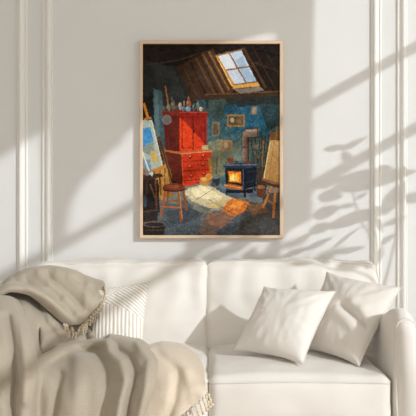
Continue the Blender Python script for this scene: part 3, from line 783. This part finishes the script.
poly([(223.6, 184.4), (229, 183.4), (243, 186.4), (242, 189.8), (228, 188.2)], (178, 96, 40), 20, .4); line(224, 184.8, 242, 188, .8, (244, 168, 84))
poly([(226, 189), (243, 190), (254, 188), (252, 193), (228, 193)], (28, 30, 36), 10, .6)
line(244.4, 189, 245, 197.5, 2.2, (26, 30, 40)); line(227, 188, 226, 194, 1.8, (30, 34, 42)); line(254.4, 186, 255, 191, 1.8, (22, 26, 34))
ell(230.6, 160, 3.4, 3.4, (108, 62, 42), 18); ell(230.6, 157.2, 3, 1.1, (150, 96, 66), 10); ell(236.5, 162, 2.4, 1.6, (70, 66, 62)); ell(247.6, 162.4, 4.4, 1.7, (94, 62, 44), 14); ell(226, 162.6, 1.8, 1.6, (96, 90, 78))
# basket right
ell(261, 191.5, 4.6, 6, (96, 56, 38), 22); ell(261, 187, 4, 2, (150, 98, 60), 16); ell(253.6, 194.6, 3, 2.4, (82, 92, 108), 14)
# right easel
poly([(271.5, 132), (276, 131), (281, 133), (281, 142), (270, 142)], (110, 74, 42), 16, .5)
line(276.5, 126, 276, 142, 1.8, (134, 92, 50))
grad([(270.4, 140), (283, 140.6), (283, 184), (263.4, 179)], (190, 150, 92), (172, 124, 68), (272, 142), (276, 182), 20, .5)
line(270.4, 140, 263.6, 179, 1.0, (232, 198, 134)); line(274, 142, 268.6, 180, .6, (150, 106, 60)); line(262, 179, 283, 185, 2.2, (132, 84, 44))
poly([(262, 181), (283, 186), (283, 189), (263, 184)], (74, 46, 28), 12, .4)
line(271.6, 186, 262.6, 208, 2.2, (186, 118, 56)); line(275.6, 187, 272.8, 218, 2.5, (176, 108, 50)); line(266, 199.6, 275, 204.6, 1.5, (160, 100, 50)); line(280.6, 188, 282, 212, 1.6, (110, 68, 38)); line(268, 190, 272, 202, 1.2, (96, 60, 34))
# vignetted edges of the paint and a final pass of brush strokes
img = np.clip(img, 4, 255)
src = img.copy()
for it in range(9000):
    cx, cy = rs.randint(0, NX), rs.randint(0, NYY)
    big = rs.rand() < .3
    L = rs.uniform(2.5, 6) if big else rs.uniform(1.5, 3.5); w = rs.uniform(.8, 1.4) if big else rs.uniform(.5, .9)
    fy = AY0+cy/SS
    an = rs.normal(.15, .5) if fy > 186 else (rs.normal(1.3, .5) if fy > 98 else rs.normal(1.0, .4))
    r = int(L)+2; x0, x1, y0, y1 = max(0, cx-r), min(NX, cx+r+1), max(0, cy-r), min(NYY, cy+r+1)
    yy, xx = np.mgrid[y0:y1, x0:x1]; dx, dy = xx-cx, yy-cy
    a = dx*math.cos(an)+dy*math.sin(an); b = -dx*math.sin(an)+dy*math.cos(an)
    m = np.clip(1.25-(a/L)**2-(b/w)**2, 0, 1)[:, :, None]*.75
    c = src[cy, cx]
    img[y0:y1, x0:x1] = img[y0:y1, x0:x1]*(1-m)+np.clip(c*(1+rs.normal(0, .09))+rs.normal(0, 4), 3, 255)*m
img = np.clip(img, 3, 255)/255
lin = np.where(img <= .04045, img/12.92, ((img+.055)/1.055)**2.4)
KART = .86
lin = np.clip(lin*KART, 0, .95)
ax0, ax1 = X0+W-.002, X1-W+.002; az0, az1 = Z0+W-.002, Z1-W+.002
vv = np.zeros((NYY, NX, 3)); YA = -(FD-.008)
vv[:, :, 0] = np.linspace(ax0, ax1, NX)[None, :]-ab.x; vv[:, :, 2] = np.linspace(az1, az0, NYY)[:, None]-ab.z
vv[:, :, 1] = YA - np.clip(vnoise(2.5, 30)*.0004, -.001, .001)
ii = np.arange(NYY*NX).reshape(NYY, NX)
q = np.stack([ii[:-1, :-1], ii[1:, :-1], ii[1:, 1:], ii[:-1, 1:]], -1).reshape(-1, 4)
nv0 = NYY*NX
me = bpy.data.meshes.new('canvas')
back = np.array([[ax0-ab.x, -.004, az0-ab.z], [ax1-ab.x, -.004, az0-ab.z], [ax1-ab.x, -.004, az1-ab.z], [ax0-ab.x, -.004, az1-ab.z]])
allv = np.concatenate([vv.reshape(-1, 3), back])
me.vertices.add(len(allv)); me.vertices.foreach_set('co', allv.ravel().astype(np.float32))
q = np.concatenate([q, np.array([[nv0, nv0+3, nv0+2, nv0+1]])])
me.loops.add(q.size); me.loops.foreach_set('vertex_index', q.ravel().astype(np.int32))
me.polygons.add(len(q)); me.polygons.foreach_set('loop_start', (np.arange(len(q))*4).astype(np.int32))
me.update(calc_edges=True)
ca = me.color_attributes.new('paint', 'FLOAT_COLOR', 'POINT')
cc = np.ones((len(allv), 4), np.float32); cc[:nv0, :3] = lin.reshape(-1, 3); cc[nv0:, :3] = .5
ca.data.foreach_set('color', cc.ravel())
m_art = bpy.data.materials.new('oil_paint'); m_art.use_nodes = True
na, la = m_art.node_tree.nodes, m_art.node_tree.links
at = na.new('ShaderNodeAttribute'); at.attribute_name = 'paint'
pb = na['Principled BSDF']; pb.inputs['Roughness'].default_value = .75; pb.inputs['Specular IOR Level'].default_value = .08
la.new(at.outputs['Color'], pb.inputs['Base Color'])
link('canvas', me, m_art, art, True)

# ---------------------------------------------------------------- plants by the window (their shade falls on the wall)
m_leaf = mat('rubber_plant_leaf', (.05, .13, .04), .35, var=.3, vscale=9)
m_stem = mat('plant_stem', (.16, .12, .07), .8)
m_pot = mat('white_glazed_pot', (.72, .69, .64), .35)
m_soil = mat('potting_soil', (.05, .035, .025), .95, .5, 60)
SD = Vector((-SA, 1, -SC))
def lift(px, py, t):                           # point whose shade falls at wall (px, py)
    return Vector((wx(px), 0, wz(py)))-SD*t
def leaf(c, ax, ln, wd, nrm, curl=.12):
    ax = ax.normalized(); sd = ax.cross(nrm).normalized(); up = sd.cross(ax).normalized()
    vs, fs = [], []; n = 9
    for i in range(n+1):
        s = i/n; w = wd*math.sin(math.pi*min(1, s*.96+.02))**.75*(1-.35*s)
        for k in (-1, -.5, 0, .5, 1):
            vs.append(c+ax*(s-.0)*ln+sd*w*k*.6+up*(-abs(k)*-.12*w-curl*ln*s*s))
    for i in range(n):
        for k in range(4):
            a = i*5+k; fs.append((a, a+1, a+6, a+5))
    return vs, fs
def plant(base, r, leaves, t0, label, stems):
    root = tag(empty('potted_plant', base), label, 'potted plant')
    b = Vector(base)
    prof_ = [(0, 0), (r*.72, 0), (r*.80, .02), (r, .30), (r*1.04, .32), (r*.98, .335), (r*.92, .32), (r*.90, .28)]
    vs, fs = [], []; n = 28
    for (rr, z) in prof_:
        for k in range(n): vs.append((rr*math.cos(2*math.pi*k/n), rr*math.sin(2*math.pi*k/n), z))
    for i in range(len(prof_)-1):
        for k in range(n): fs.append((i*n+k, i*n+(k+1) % n, (i+1)*n+(k+1) % n, (i+1)*n+k))
    mesh('pot', vs, fs, m_pot, root)
    mesh('soil', [(r*.91*math.cos(2*math.pi*k/n), r*.91*math.sin(2*math.pi*k/n), .285) for k in range(n)], [tuple(range(n))], m_soil, root)
    parts = []
    for st in stems:
        pts = [b+Vector((0, 0, .28))]+[lift(*s) for s in st]
        pts2 = [cr1(pts, j/16*(len(pts)-1))-b for j in range(17)]
        parts.append(tube(pts2, [.007-.0045*j/16 for j in range(17)], 7))
    sv, sf = merge(parts); mesh('stem', sv, sf, m_stem, root)
    k = 0
    for (px, py, t, ang, ln, wd) in leaves:
        # leaf spread roughly facing the light, long axis at `ang` in the shade pattern
        c = lift(px, py, t)
        a = math.radians(ang)
        ax = Vector((math.cos(a), 0, math.sin(a)))
        ax = ax-SD.normalized()*ax.dot(SD.normalized())*.6
        nrm = (-SD.normalized()+Vector((rnd.uniform(-.3, .3), rnd.uniform(-.3, .3), rnd.uniform(-.2, .3)))).normalized()
        v, f = leaf(c-ax.normalized()*ln*.5-b, ax, ln, wd, nrm)
        o = mesh('leaf', v, f, m_leaf, root)
        sm_ = o.modifiers.new('t', 'SOLIDIFY'); sm_.thickness = .0015
    return root
lv = []
T0 = .56
big = [(335,148,8,.085,.030),(353,144,28,.095,.030),(347,158,-55,.075,.035),(352,164,35,.07,.030),
       (372,180,12,.29,.085),(352,178,25,.12,.05),(386,172,-25,.10,.05),(391,200,65,.13,.065),(413,198,5,.10,.05),
       (347,206,8,.06,.022),(361,196,30,.045,.018),(354,218,20,.20,.060),(378,212,30,.12,.045),(330,196,0,.09,.06),(326,212,20,.10,.06),(321,228,15,.09,.05),
       (345,238,40,.11,.018),(350,250,12,.10,.03),(318,244,25,.10,.03),(300,240,30,.10,.03),(376,226,-35,.08,.04),(386,240,35,.07,.03),
       (392,222,20,.07,.03),(296,252,20,.11,.028),(378,255,70,.08,.035),(331,182,25,.10,.04)]
for (a, b_x, ang, ln, wd) in big: lv.append((a, b_x, T0+rnd.uniform(-.07, .07), ang, ln, wd))
stems = [[(372,262,T0-.05),(360,220,T0),(352,190,T0),(346,152,T0)], [(388,270,T0),(396,230,T0),(398,190,T0)]]
plant((1.30, -T0-.02, 0), .15, lv, T0, 'tall broad-leaved plant in a white pot beside the sofa, just right of the view', stems)
lv2 = []
for i in range(26):
    lv2.append((rnd.uniform(185, 330), rnd.uniform(236, 300), 1.12+rnd.uniform(-.08, .12), rnd.uniform(-10, 60), rnd.uniform(.07, .13), rnd.uniform(.03, .06)))
stems2 = [[(300,330,1.12),(270,290,1.12),(245,262,1.12)], [(310,330,1.12),(300,280,1.12),(310,250,1.12)], [(290,330,1.12),(240,300,1.12),(205,270,1.12)]]
plant((1.45, -1.22, 0), .13, lv2, 1.1, 'smaller leafy plant in a white pot in front of the window, right of the view', stems2)
